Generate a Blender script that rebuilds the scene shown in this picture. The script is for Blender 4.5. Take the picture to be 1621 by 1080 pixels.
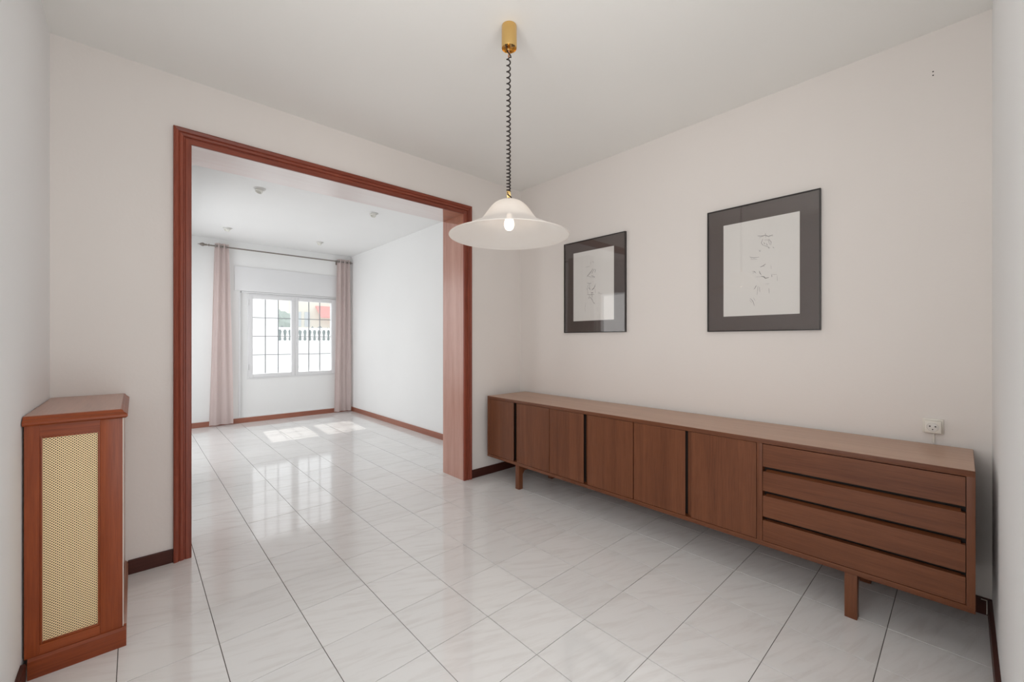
import bpy, bmesh, math, random
from mathutils import Vector, Matrix
random.seed(7)
for o in list(bpy.data.objects):
    bpy.data.objects.remove(o)
scene = bpy.context.scene
COL = scene.collection

# ---------------------------------------------------------------- camera
FPX = 653.0
YAW = math.atan2(597.5, 653.0)           # camera looks this far to the right of +Y
CAM_H = 1.25
cam_d = bpy.data.cameras.new('camera')
cam_d.sensor_width = 36.0
cam_d.lens = FPX / 1621.0 * 36.0
cam_d.clip_start = 0.02
cam = bpy.data.objects.new('camera', cam_d)
COL.objects.link(cam)
cam.location = (0, 0, CAM_H)
cam.rotation_euler = (math.pi / 2, 0, -YAW)
scene.camera = cam

# ---------------------------------------------------------------- sky, sun, daylight, added fill
world = bpy.data.worlds.new('sky')
scene.world = world
world.use_nodes = True
bg = world.node_tree.nodes['Background']
bg.inputs[0].default_value = (0.95, 0.98, 1.0, 1)
bg.inputs[1].default_value = 1.45

def lamp(name, kind, loc, direction, energy, color, size=None, size_y=None):
    l = bpy.data.lights.new(name, kind)
    l.energy = energy
    l.color = color
    if kind == 'AREA':
        l.shape = 'RECTANGLE'
        l.size = size
        l.size_y = size_y
    if kind == 'SUN':
        l.angle = 0.009
    o = bpy.data.objects.new(name, l)
    COL.objects.link(o)
    o.location = loc
    o.rotation_euler = Vector(direction).to_track_quat('-Z', 'Y').to_euler()
    return o

lamp('sun', 'SUN', (3, 12, 6), (-0.057, -1.0, -0.79), 2.6, (1.0, 0.96, 0.9))
# fill light at a window added in the far room's left wall (out of view) and
# at the unseen window and opening added beside and behind the photographer
lamp('fill_side', 'AREA', (-0.14, 5.95, 1.40), (1, 0.0, -0.45), 19.5, (0.98, 0.99, 1.0), 1.9, 2.0)
lamp('fill_rear', 'AREA', (0.48, -0.28, 1.25), (0.1, 1, 0.40), 11.5, (1.0, 0.97, 0.94), 1.35, 2.2)
lamp('fill_left', 'AREA', (-0.48, 0.56, 1.62), (1, 0, 0.45), 16, (1.0, 0.97, 0.94), 0.95, 1.5)
lamp('daylight_door', 'AREA', (-0.12, 3.80, 1.28), (1, 0, 0), 4.5, (1.0, 0.98, 0.95), 0.56, 1.46)

scene.view_settings.view_transform = 'Standard'
scene.view_settings.look = 'None'
scene.view_settings.exposure = 0.0
scene.view_settings.gamma = 1.0
scene.view_settings.use_curve_mapping = False

# ---------------------------------------------------------------- materials
def new_mat(name):
    m = bpy.data.materials.new(name)
    m.use_nodes = True
    return m, m.node_tree.nodes, m.node_tree.links, m.node_tree.nodes['Principled BSDF']

def rgba(c): return (c[0], c[1], c[2], 1)

def plain(name, col, rough=0.5, metal=0.0, coat=0.0, spec=0.5):
    m, n, l, b = new_mat(name)
    b.inputs['Base Color'].default_value = rgba(col)
    b.inputs['Roughness'].default_value = rough
    b.inputs['Metallic'].default_value = metal
    b.inputs['Coat Weight'].default_value = coat
    b.inputs['Specular IOR Level'].default_value = spec
    # slight procedural unevenness
    t = n.new('ShaderNodeTexCoord'); ns = n.new('ShaderNodeTexNoise')
    ns.inputs['Scale'].default_value = 40; ns.inputs['Detail'].default_value = 3
    l.new(t.outputs['Object'], ns.inputs['Vector'])
    mr = n.new('ShaderNodeMapRange')
    mr.inputs['To Min'].default_value = max(rough - 0.04, 0.02); mr.inputs['To Max'].default_value = rough + 0.04
    l.new(ns.outputs['Fac'], mr.inputs['Value']); l.new(mr.outputs['Result'], b.inputs['Roughness'])
    return m

def plaster(name, col, bump=0.15, scale=60):
    m, n, l, b = new_mat(name)
    t = n.new('ShaderNodeTexCoord')
    ns = n.new('ShaderNodeTexNoise'); ns.inputs['Scale'].default_value = scale
    ns.inputs['Detail'].default_value = 4; ns.inputs['Roughness'].default_value = 0.6
    l.new(t.outputs['Object'], ns.inputs['Vector'])
    n2 = n.new('ShaderNodeTexNoise'); n2.inputs['Scale'].default_value = 0.9; n2.inputs['Detail'].default_value = 2
    l.new(t.outputs['Object'], n2.inputs['Vector'])
    r = n.new('ShaderNodeValToRGB')
    r.color_ramp.elements[0].position = 0.3; r.color_ramp.elements[1].position = 0.7
    r.color_ramp.elements[0].color = rgba([c * 0.97 for c in col]); r.color_ramp.elements[1].color = rgba(col)
    l.new(n2.outputs['Fac'], r.inputs['Fac']); l.new(r.outputs['Color'], b.inputs['Base Color'])
    bp = n.new('ShaderNodeBump'); bp.inputs['Strength'].default_value = bump; bp.inputs['Distance'].default_value = 0.004
    l.new(ns.outputs['Fac'], bp.inputs['Height']); l.new(bp.outputs['Normal'], b.inputs['Normal'])
    b.inputs['Roughness'].default_value = 0.85
    b.inputs['Specular IOR Level'].default_value = 0.25
    return m

def wood(name, dark, light, axis='Z', rough=0.35, coat=0.15, grain=1.0, spec=0.5):
    """varnished wood with fibres running along one axis of the object"""
    m, n, l, b = new_mat(name)
    t = n.new('ShaderNodeTexCoord'); oi = n.new('ShaderNodeObjectInfo')
    mul = n.new('ShaderNodeVectorMath'); mul.operation = 'SCALE'
    mul.inputs[0].default_value = (13.1, 7.7, 9.3)
    l.new(oi.outputs['Random'], mul.inputs['Scale'])
    add = n.new('ShaderNodeVectorMath'); add.operation = 'ADD'
    l.new(t.outputs['Object'], add.inputs[0]); l.new(mul.outputs[0], add.inputs[1])
    mp = n.new('ShaderNodeMapping')
    s = [1.0, 1.0, 1.0]; s['XYZ'.index(axis)] = 0.045
    mp.inputs['Scale'].default_value = s
    l.new(add.outputs[0], mp.inputs['Vector'])
    f = n.new('ShaderNodeTexNoise'); f.inputs['Scale'].default_value = 150 * grain
    f.inputs['Detail'].default_value = 5; f.inputs['Roughness'].default_value = 0.65
    l.new(mp.outputs[0], f.inputs['Vector'])
    g = n.new('ShaderNodeTexNoise'); g.inputs['Scale'].default_value = 14 * grain
    g.inputs['Detail'].default_value = 4; g.inputs['Distortion'].default_value = 0.6
    l.new(mp.outputs[0], g.inputs['Vector'])
    mx = n.new('ShaderNodeMix'); mx.data_type = 'FLOAT'; mx.inputs[0].default_value = 0.55
    l.new(f.outputs['Fac'], mx.inputs[2]); l.new(g.outputs['Fac'], mx.inputs[3])
    r = n.new('ShaderNodeValToRGB')
    r.color_ramp.elements[0].position = 0.32; r.color_ramp.elements[1].position = 0.68
    r.color_ramp.elements[0].color = rgba(dark); r.color_ramp.elements[1].color = rgba(light)
    l.new(mx.outputs[0], r.inputs['Fac']); l.new(r.outputs['Color'], b.inputs['Base Color'])
    bp = n.new('ShaderNodeBump'); bp.inputs['Strength'].default_value = 0.06; bp.inputs['Distance'].default_value = 0.001
    l.new(f.outputs['Fac'], bp.inputs['Height']); l.new(bp.outputs['Normal'], b.inputs['Normal'])
    b.inputs['Roughness'].default_value = rough
    b.inputs['Coat Weight'].default_value = coat
    b.inputs['Coat Roughness'].default_value = 0.25
    b.inputs['Specular IOR Level'].default_value = spec
    return m

def tile_material():
    m, n, l, b = new_mat('marbled_tile')
    t = n.new('ShaderNodeTexCoord'); oi = n.new('ShaderNodeObjectInfo')
    rot = n.new('ShaderNodeVectorRotate'); rot.rotation_type = 'Z_AXIS'
    mr = n.new('ShaderNodeMapRange'); mr.inputs['To Min'].default_value = 0.15; mr.inputs['To Max'].default_value = 0.55
    l.new(oi.outputs['Random'], mr.inputs['Value'])
    l.new(t.outputs['Object'], rot.inputs['Vector']); l.new(mr.outputs['Result'], rot.inputs['Angle'])
    sc = n.new('ShaderNodeVectorMath'); sc.operation = 'SCALE'; sc.inputs[0].default_value = (31.0, 17.0, 5.0)
    l.new(oi.outputs['Random'], sc.inputs['Scale'])
    add = n.new('ShaderNodeVectorMath'); add.operation = 'ADD'
    l.new(rot.outputs[0], add.inputs[0]); l.new(sc.outputs[0], add.inputs[1])
    mp = n.new('ShaderNodeMapping'); mp.inputs['Scale'].default_value = (1.3, 9.0, 1.0)
    l.new(add.outputs[0], mp.inputs['Vector'])
    ns = n.new('ShaderNodeTexNoise'); ns.inputs['Scale'].default_value = 3.2; ns.inputs['Detail'].default_value = 7
    ns.inputs['Roughness'].default_value = 0.6; ns.inputs['Distortion'].default_value = 0.5
    l.new(mp.outputs[0], ns.inputs['Vector'])
    r = n.new('ShaderNodeValToRGB')
    e = r.color_ramp.elements
    e[0].position = 0.32; e[0].color = (0.80, 0.78, 0.765, 1)
    e[1].position = 0.52; e[1].color = (0.87, 0.86, 0.85, 1)
    l.new(ns.outputs['Fac'], r.inputs['Fac'])
    hv = n.new('ShaderNodeHueSaturation')
    m2 = n.new('ShaderNodeMapRange'); m2.inputs['To Min'].default_value = 0.97; m2.inputs['To Max'].default_value = 1.02
    l.new(oi.outputs['Random'], m2.inputs['Value']); l.new(m2.outputs['Result'], hv.inputs['Value'])
    l.new(r.outputs['Color'], hv.inputs['Color']); l.new(hv.outputs['Color'], b.inputs['Base Color'])
    b.inputs['Roughness'].default_value = 0.07
    b.inputs['IOR'].default_value = 1.8
    return m

def glass_mat(name, ior=1.5, tint=(1, 1, 1)):
    m = bpy.data.materials.new(name); m.use_nodes = True
    n, l = m.node_tree.nodes, m.node_tree.links
    n.remove(n['Principled BSDF'])
    tr = n.new('ShaderNodeBsdfTransparent'); tr.inputs[0].default_value = rgba(tint)
    gl = n.new('ShaderNodeBsdfGlossy'); gl.inputs['Roughness'].default_value = 0.01
    f0 = ((ior - 1) / (ior + 1)) ** 2      # Schlick's reflectance, alike on both faces of the pane
    lw = n.new('ShaderNodeLayerWeight'); lw.inputs['Blend'].default_value = 0.5
    pw = n.new('ShaderNodeMath'); pw.operation = 'POWER'; pw.inputs[1].default_value = 5.0
    l.new(lw.outputs['Facing'], pw.inputs[0])
    ma = n.new('ShaderNodeMath'); ma.operation = 'MULTIPLY_ADD'; ma.inputs[1].default_value = 1 - f0; ma.inputs[2].default_value = f0
    l.new(pw.outputs[0], ma.inputs[0])
    mx = n.new('ShaderNodeMixShader')
    l.new(ma.outputs[0], mx.inputs[0]); l.new(tr.outputs[0], mx.inputs[1]); l.new(gl.outputs[0], mx.inputs[2])
    l.new(mx.outputs[0], n['Material Output'].inputs[0])
    return m

def frosted_glass():
    m = bpy.data.materials.new('frosted_glass'); m.use_nodes = True
    n, l = m.node_tree.nodes, m.node_tree.links
    n.remove(n['Principled BSDF'])
    t = n.new('ShaderNodeTexCoord'); ns = n.new('ShaderNodeTexNoise'); ns.inputs['Scale'].default_value = 9
    ns.inputs['Detail'].default_value = 4
    l.new(t.outputs['Object'], ns.inputs['Vector'])
    r = n.new('ShaderNodeValToRGB')
    r.color_ramp.elements[0].color = (0.92, 0.87, 0.82, 1); r.color_ramp.elements[1].color = (0.96, 0.93, 0.90, 1)
    l.new(ns.outputs['Fac'], r.inputs['Fac'])
    tl = n.new('ShaderNodeBsdfTranslucent'); df = n.new('ShaderNodeBsdfDiffuse')
    l.new(r.outputs[0], tl.inputs[0]); l.new(r.outputs[0], df.inputs[0])
    m1 = n.new('ShaderNodeMixShader'); m1.inputs[0].default_value = 0.5
    l.new(tl.outputs[0], m1.inputs[1]); l.new(df.outputs[0], m1.inputs[2])
    tp = n.new('ShaderNodeBsdfTransparent')
    m2 = n.new('ShaderNodeMixShader'); m2.inputs[0].default_value = 0.05
    l.new(m1.outputs[0], m2.inputs[1]); l.new(tp.outputs[0], m2.inputs[2])
    gl = n.new('ShaderNodeBsdfGlossy'); gl.inputs['Roughness'].default_value = 0.25
    m3 = n.new('ShaderNodeMixShader'); m3.inputs[0].default_value = 0.05
    l.new(m2.outputs[0], m3.inputs[1]); l.new(gl.outputs[0], m3.inputs[2])
    l.new(m3.outputs[0], n['Material Output'].inputs[0])
    return m

def fabric(name, col, trans=0.35):
    m = bpy.data.materials.new(name); m.use_nodes = True
    n, l = m.node_tree.nodes, m.node_tree.links
    n.remove(n['Principled BSDF'])
    t = n.new('ShaderNodeTexCoord'); ns = n.new('ShaderNodeTexNoise'); ns.inputs['Scale'].default_value = 120
    l.new(t.outputs['Object'], ns.inputs['Vector'])
    r = n.new('ShaderNodeValToRGB')
    r.color_ramp.elements[0].color = rgba([c * 0.94 for c in col]); r.color_ramp.elements[1].color = rgba(col)
    l.new(ns.outputs['Fac'], r.inputs['Fac'])
    tl = n.new('ShaderNodeBsdfTranslucent'); df = n.new('ShaderNodeBsdfDiffuse')
    l.new(r.outputs[0], tl.inputs[0]); l.new(r.outputs[0], df.inputs[0])
    mx = n.new('ShaderNodeMixShader'); mx.inputs[0].default_value = trans
    l.new(df.outputs[0], mx.inputs[1]); l.new(tl.outputs[0], mx.inputs[2])
    l.new(mx.outputs[0], n['Material Output'].inputs[0])
    return m

def emitter(name, col, strength):
    m = bpy.data.materials.new(name); m.use_nodes = True
    n, l = m.node_tree.nodes, m.node_tree.links
    n.remove(n['Principled BSDF'])
    e = n.new('ShaderNodeEmission'); e.inputs[0].default_value = rgba(col); e.inputs[1].default_value = strength
    l.new(e.outputs[0], n['Material Output'].inputs[0])
    return m

M = {}
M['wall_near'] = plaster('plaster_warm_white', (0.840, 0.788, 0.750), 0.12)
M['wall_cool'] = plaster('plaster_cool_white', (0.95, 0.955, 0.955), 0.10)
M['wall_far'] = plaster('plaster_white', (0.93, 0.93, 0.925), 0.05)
M['ceiling'] = plaster('ceiling_white', (0.92, 0.91, 0.88), 0.05)
M['tile'] = tile_material()
M['grout'] = plain('grout_grey', (0.13, 0.115, 0.105), 0.9)
M['casing'] = wood('casing_mahogany_upright', (0.135, 0.027, 0.016), (0.335, 0.082, 0.046), 'Z', 0.33, 0.0, 1.0, 0.35)
M['casing_x'] = wood('casing_mahogany_head', (0.135, 0.027, 0.016), (0.335, 0.082, 0.046), 'X', 0.33, 0.0, 1.0, 0.35)
M['lining'] = wood('lining_mahogany_glare', (0.44, 0.205, 0.15), (0.62, 0.35, 0.28), 'Z', 0.3, 0.3)  # jamb wood lightened: glare from the far room put into its colour
M['lining_glare'] = wood('lining_glare_whitened', (0.86, 0.78, 0.77), (0.95, 0.93, 0.92), 'X', 0.3, 0.4, 0.25)  # soffit wood whitened: glare painted into its colour
M['lining_past_glare'] = wood('lining_orange_mahogany', (0.26, 0.075, 0.03), (0.46, 0.15, 0.065), 'X', 0.3, 0.4)  # the wood's own tone, beyond the painted glare
M['base_dark'] = wood('baseboard_dark_brown', (0.050, 0.013, 0.009), (0.085, 0.026, 0.018), 'X', 0.45, 0.0, 1.0, 0.25)
M['base_dark_y'] = wood('baseboard_dark_brown_side', (0.050, 0.013, 0.009), (0.085, 0.026, 0.018), 'Y', 0.45, 0.0, 1.0, 0.25)
M['base_red'] = wood('baseboard_brown_lit', (0.27, 0.085, 0.05), (0.42, 0.16, 0.10), 'X', 0.35, 0.2)  # same wood as the dark baseboard, far room's brighter light put into its colour
M['base_lit_y'] = wood('baseboard_brown_lit_side', (0.27, 0.085, 0.05), (0.42, 0.16, 0.10), 'Y', 0.35, 0.2)
WD, WL = (0.106, 0.031, 0.011), (0.205, 0.070, 0.028)
M['walnut_z'] = wood('walnut_upright', WD, WL, 'Z', 0.42, 0.0, 1.0, 0.38)
M['walnut_y'] = wood('walnut_along', WD, WL, 'Y', 0.42, 0.0, 1.0, 0.38)
M['walnut_top'] = wood('walnut_pale_top', (0.42, 0.24, 0.155), (0.54, 0.33, 0.22), 'Y', 0.36, 0.2)  # paler tone of the walnut for the top face
M['walnut_x'] = wood('walnut_across', WD, WL, 'X', 0.42, 0.0, 1.0, 0.38)
M['recess'] = plain('recess_shade', (0.022, 0.014, 0.011), 0.7)
CD, CL = (0.168, 0.027, 0.005), (0.385, 0.085, 0.021)
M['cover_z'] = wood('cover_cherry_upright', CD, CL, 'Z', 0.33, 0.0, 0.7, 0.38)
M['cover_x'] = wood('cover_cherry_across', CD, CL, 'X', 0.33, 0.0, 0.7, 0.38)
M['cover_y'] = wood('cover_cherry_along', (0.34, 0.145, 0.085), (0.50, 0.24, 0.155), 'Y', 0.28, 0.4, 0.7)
M['brass_mesh'] = plain('brass_perforated', (0.97, 0.76, 0.45), 0.45, 0.12)
M['brass'] = plain('polished_brass', (0.78, 0.52, 0.20), 0.24, 1.0)
M['cord'] = plain('brown_cord', (0.020, 0.012, 0.009), 0.5)
M['copper'] = plain('copper_wire', (0.55, 0.25, 0.12), 0.4, 0.6)
M['frosted'] = frosted_glass()
M['bulb'] = emitter('warm_bulb', (1.0, 0.84, 0.68), 6.5)
M['porcelain'] = plain('socket_white', (0.75, 0.72, 0.68), 0.4)
M['glass'] = glass_mat('picture_glass', 1.55)
M['pane'] = glass_mat('window_pane_glass', 1.4)
M['mat_board'] = plain('grey_brown_mat_board', (0.098, 0.074, 0.066), 0.8)
M['paper'] = plain('cream_paper', (0.82, 0.79, 0.755), 0.85)
M['ink'] = plain('grey_ink', (0.26, 0.225, 0.22), 0.9)
M['ink_dark'] = plain('dark_ink', (0.10, 0.07, 0.065), 0.9)
M['black'] = plain('black_metal_frame', (0.018, 0.013, 0.012), 0.35)
M['plastic'] = plain('ivory_plastic', (0.80, 0.76, 0.69), 0.35)
M['hole'] = plain('socket_hole', (0.02, 0.018, 0.016), 0.8)
M['upvc'] = plain('white_window_frame', (0.84, 0.84, 0.85), 0.35)
M['muntin'] = plain('grey_glazing_bar', (0.34, 0.35, 0.37), 0.5)
M['curtain'] = fabric('curtain_pink_beige', (0.94, 0.85, 0.83), 0.45)
M['curtain_dark'] = fabric('curtain_taupe', (0.36, 0.29, 0.25), 0.3)
M['rod'] = plain('rod_antique_bronze', (0.27, 0.235, 0.21), 0.35, 0.5)
M['steel'] = plain('brushed_nickel', (0.5, 0.49, 0.47), 0.3, 0.8)
M['spot'] = plain('spotlight_white', (0.72, 0.71, 0.69), 0.4)
M['spot_in'] = plain('spotlight_reflector', (0.88, 0.87, 0.82), 0.25)
M['ext_white'] = plain('sunlit_render_white', (0.93, 0.93, 0.93), 0.9)
M['ext_ground'] = plaster('terrace_pale_paving', (0.92, 0.92, 0.91), 0.1, 8)
M['ext_grey'] = plain('far_pale_grey', (0.62, 0.66, 0.68), 0.9)
M['ext_cream'] = plain('far_pale_cream', (0.80, 0.78, 0.70), 0.9)
M['ext_red'] = plain('awning_pale_red', (0.80, 0.42, 0.40), 0.8)
M['ext_green'] = plain('far_pale_foliage', (0.50, 0.56, 0.52), 0.9)
M['ext_hedge'] = plain('grey_green_hedge', (0.30, 0.34, 0.34), 0.9)
M['ext_car'] = plain('far_car_grey', (0.38, 0.41, 0.46), 0.4)

# ---------------------------------------------------------------- mesh helpers
def box(bm, x0, x1, y0, y1, z0, z1, bevel=0.0):
    t = bmesh.new()
    bmesh.ops.create_cube(t, size=1.0)
    for v in t.verts:
        v.co = Vector((x0 + (v.co.x + .5) * (x1 - x0), y0 + (v.co.y + .5) * (y1 - y0), z0 + (v.co.z + .5) * (z1 - z0)))
    if bevel:
        bmesh.ops.bevel(t, geom=t.edges[:], offset=bevel, segments=2, profile=0.6, affect='EDGES', clamp_overlap=True)
    merge(bm, t)

def merge(bm, t):
    me = bpy.data.meshes.new('tmp')
    t.to_mesh(me); t.free()
    bm.from_mesh(me)
    bpy.data.meshes.remove(me)

def lathe(bm, prof, c, seg=40, axis='Z', caps=False):
    """revolve (radius, height) pairs about an axis through c"""
    rings = []
    for r, z in prof:
        ring = []
        for i in range(seg):
            a = 2 * math.pi * i / seg
            p = (r * math.cos(a), r * math.sin(a), z)
            if axis == 'X': p = (p[2], p[0], p[1])
            if axis == 'Y': p = (p[1], p[2], p[0])
            ring.append(bm.verts.new((c[0] + p[0], c[1] + p[1], c[2] + p[2])))
        rings.append(ring)
    for a, b in zip(rings[:-1], rings[1:]):
        for i in range(seg):
            j = (i + 1) % seg
            bm.faces.new((a[i], a[j], b[j], b[i]))
    if caps:
        bm.faces.new(rings[0][::-1]); bm.faces.new(rings[-1])

def tube(bm, pts, rad, sides=6):
    pts = [Vector(p) for p in pts]
    rings = []
    up = Vector((0, 0, 1))
    for i, p in enumerate(pts):
        d = (pts[min(i + 1, len(pts) - 1)] - pts[max(i - 1, 0)]).normalized()
        u = d.cross(up)
        if u.length < 1e-3: u = d.cross(Vector((1, 0, 0)))
        u.normalize(); w = d.cross(u)
        r = rad[i] if isinstance(rad, (list, tuple)) else rad
        rings.append([bm.verts.new(p + (u * math.cos(2 * math.pi * k / sides) + w * math.sin(2 * math.pi * k / sides)) * r) for k in range(sides)])
    for a, b in zip(rings[:-1], rings[1:]):
        for k in range(sides):
            j = (k + 1) % sides
            bm.faces.new((a[k], a[j], b[j], b[k]))
    bm.faces.new(rings[0][::-1]); bm.faces.new(rings[-1])

def prism(bm, poly, z0, z1, axis='Z'):
    """extrude a polygon of 2-D points; axis Z: (x,y), axis Y: (x,z), axis X: (y,z)"""
    def P(a, b, t):
        return {'Z': (a, b, t), 'Y': (a, t, b), 'X': (t, a, b)}[axis]
    lo = [bm.verts.new(P(a, b, z0)) for a, b in poly]
    hi = [bm.verts.new(P(a, b, z1)) for a, b in poly]
    n = len(poly)
    bm.faces.new(lo[::-1]); bm.faces.new(hi)
    for i in range(n):
        j = (i + 1) % n
        bm.faces.new((lo[i], lo[j], hi[j], hi[i]))

def obj(name, bm, mat, parent=None, smooth=False, loc=(0, 0, 0)):
    """link a bmesh given in world coordinates as one mesh object"""
    base = Vector(parent['_base']) if parent is not None else Vector(loc)
    bmesh.ops.recalc_face_normals(bm, faces=bm.faces[:])
    if base.length: bmesh.ops.translate(bm, verts=bm.verts[:], vec=-base)
    me = bpy.data.meshes.new(name)
    bm.to_mesh(me); bm.free()
    me.materials.append(M[mat] if isinstance(mat, str) else mat)
    if smooth:
        me.polygons.foreach_set('use_smooth', [True] * len(me.polygons))
        me.set_sharp_from_angle(angle=math.radians(35))
    o = bpy.data.objects.new(name, me)
    COL.objects.link(o)
    o['_base'] = list(base)
    if parent is not None: o.parent = parent
    else: o.location = base
    return o

def boxobj(name, r, mat, parent=None, bevel=0.0, loc=(0, 0, 0)):
    bm = bmesh.new(); box(bm, *r, bevel)
    return obj(name, bm, mat, parent, bool(bevel), loc)

def thing(name, loc, label=None, cat=None, group=None, kind=None):
    o = bpy.data.objects.new(name, None)
    o.empty_display_size = 0.1
    COL.objects.link(o)
    o.location = loc; o['_base'] = list(loc)
    tag(o, label, cat, group, kind)
    return o

def tag(o, label=None, cat=None, group=None, kind=None):
    if label: o['label'] = label
    if cat: o['category'] = cat
    if group: o['group'] = group
    if kind: o['kind'] = kind
    return o

# ---------------------------------------------------------------- room dimensions
XL, XR = -0.306, 2.875           # near room, left and right wall faces
YB, YD, YD2 = -0.09, 3.02, 3.34  # rear wall, doorway wall (near and far face)
XFL, YF = 0.06, 7.43             # far room: left wall, far wall
H = 2.76                         # ceiling
DX0, DX1, DZ = 0.243, 2.170, 2.385   # clear doorway

# ---------------------------------------------------------------- floor of separate tiles
G, TX0, TY0, GAP = 0.308, 0.2588, 1.7625, 0.0028
floor = thing('floor', (1.28, 3.6, -0.02), kind='structure')
boxobj('grout_bed', (XL - .1, XR + .1, YB - .6, YF + .08, -0.05, -0.0024), 'grout', floor)
tile_cache = {}
ix0 = math.floor((XL - TX0) / G); ix1 = math.ceil((XR - TX0) / G)
iy0 = math.floor((YB - TY0) / G); iy1 = math.ceil((YF - TY0) / G)
for iy in range(iy0, iy1):
    for ix in range(ix0, ix1):
        x0, x1 = max(TX0 + ix * G, XL - .02), min(TX0 + (ix + 1) * G, XR + .02)
        y0, y1 = max(TY0 + iy * G, YB - .02), min(TY0 + (iy + 1) * G, YF + .02)
        if y0 > YD2 and x1 < XFL: continue
        if y0 > YD and y1 < YD2 and (x1 < DX0 or x0 > DX1): continue
        w, d = round(x1 - x0 - GAP, 4), round(y1 - y0 - GAP, 4)
        if w < 0.02 or d < 0.02: continue
        if (w, d) not in tile_cache:
            bm = bmesh.new(); b = 0.0004
            lo = [bm.verts.new((sx * w / 2, sy * d / 2, z)) for z in (-.011, -b) for sx, sy in ((-1, -1), (1, -1), (1, 1), (-1, 1))]
            hi = [bm.verts.new((sx * (w / 2 - b), sy * (d / 2 - b), 0)) for sx, sy in ((-1, -1), (1, -1), (1, 1), (-1, 1))]
            bm.faces.new(hi)
            for k in range(4):
                j = (k + 1) % 4
                bm.faces.new((lo[k], lo[j], lo[4 + j], lo[4 + k])); bm.faces.new((lo[4 + k], lo[4 + j], hi[j], hi[k]))
            me = bpy.data.meshes.new('floor_tile'); bm.to_mesh(me); bm.free(); me.materials.append(M['tile'])
            tile_cache[(w, d)] = me
        o = bpy.data.objects.new('floor_tile', tile_cache[(w, d)])
        COL.objects.link(o); o.parent = floor
        o.location = Vector(((x0 + x1) / 2, (y0 + y1) / 2, random.uniform(-.0003, .0003))) - Vector(floor['_base'])

# ---------------------------------------------------------------- walls and ceilings
def struct(o): o['kind'] = 'structure'; return o
T = 0.16
YM0 = YD2 - .16
OX0, OX1, OZ1 = -0.22, 1.18, 2.45       # unseen opening added behind the photographer for fill light
LW = (0.06, 1.06, 0.85, 2.40)            # unseen window added in the left wall for fill light
bm = bmesh.new()
box(bm, XL - T, XL, YB - T, LW[0], 0, H); box(bm, XL - T, XL, LW[1], YM0, 0, H)
box(bm, XL - T, XL, LW[0], LW[1], 0, LW[2]); box(bm, XL - T, XL, LW[0], LW[1], LW[3], H)
struct(obj('wall_left', bm, 'wall_cool'))
bm = bmesh.new()
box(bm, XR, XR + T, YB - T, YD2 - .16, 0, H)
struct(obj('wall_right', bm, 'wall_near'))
bm = bmesh.new()
box(bm, OX1, XR, YB - T, YB, 0, H); box(bm, XL, OX0, YB - T, YB, 0, H); box(bm, OX0, OX1, YB - T, YB, OZ1, H)
struct(obj('wall_rear', bm, 'wall_cool'))
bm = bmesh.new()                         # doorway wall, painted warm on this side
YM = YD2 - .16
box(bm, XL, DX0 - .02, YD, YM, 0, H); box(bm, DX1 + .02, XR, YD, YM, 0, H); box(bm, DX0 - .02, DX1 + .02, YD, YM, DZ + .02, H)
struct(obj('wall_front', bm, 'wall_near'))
bm = bmesh.new()                         # its other leaf, white, in the far room
box(bm, XFL - T, DX0 - .02, YM, YD2, 0, H); box(bm, DX1 + .02, XR + T, YM, YD2, 0, H); box(bm, DX0 - .02, DX1 + .02, YM, YD2, DZ + .02, H)
struct(obj('wall_front_far_leaf', bm, 'wall_far'))
struct(boxobj('wall_far_right', (XR, XR + T, YD2, YF + T, 0, H), 'wall_far'))
FW = (3.48, 4.10, 0.0, 2.08)             # glazed door in the far room's left wall
SW = (4.95, 6.95, 0.35, 2.45)            # unseen side window added in the same wall to light the room
bm = bmesh.new()
box(bm, XFL - T, XFL, YD2, FW[0], 0, H); box(bm, XFL - T, XFL, FW[0], FW[1], FW[3], H)
box(bm, XFL - T, XFL, FW[1], SW[0], 0, H); box(bm, XFL - T, XFL, SW[1], YF + T, 0, H)
box(bm, XFL - T, XFL, SW[0], SW[1], 0, SW[2]); box(bm, XFL - T, XFL, SW[0], SW[1], SW[3], H)
struct(obj('wall_far_left', bm, 'wall_far'))
NX0, NX1, NZ0, NZ1 = 1.19, 2.74, 0.085, 2.39   # shallow niche round the far window
WX0, WX1, WZ0, WZ1 = 1.285, 2.665, 0.665, 1.985   # window hole
bm = bmesh.new()
box(bm, XFL, NX0, YF, YF + T, 0, H); box(bm, NX1, XR, YF, YF + T, 0, H)
box(bm, NX0, NX1, YF, YF + T, NZ1, H); box(bm, NX0, NX1, YF, YF + T, 0, NZ0)
box(bm, NX0, NX1, YF + .03, YF + T, NZ0, WZ0); box(bm, NX0, WX0, YF + .03, YF + T, WZ0, NZ1)
box(bm, WX1, NX1, YF + .03, YF + T, WZ0, NZ1); box(bm, WX0, WX1, YF + .03, YF + T, WZ1, NZ1)
struct(obj('wall_far', bm, 'wall_far'))
ceiling = struct(boxobj('ceiling', (XL - T, XR + T, YB - T, YM, H, H + .1), 'ceiling'))
struct(boxobj('ceiling_far', (XFL - T, XR + T, YM, YF + T, H, H + .1), 'wall_far'))
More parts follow.
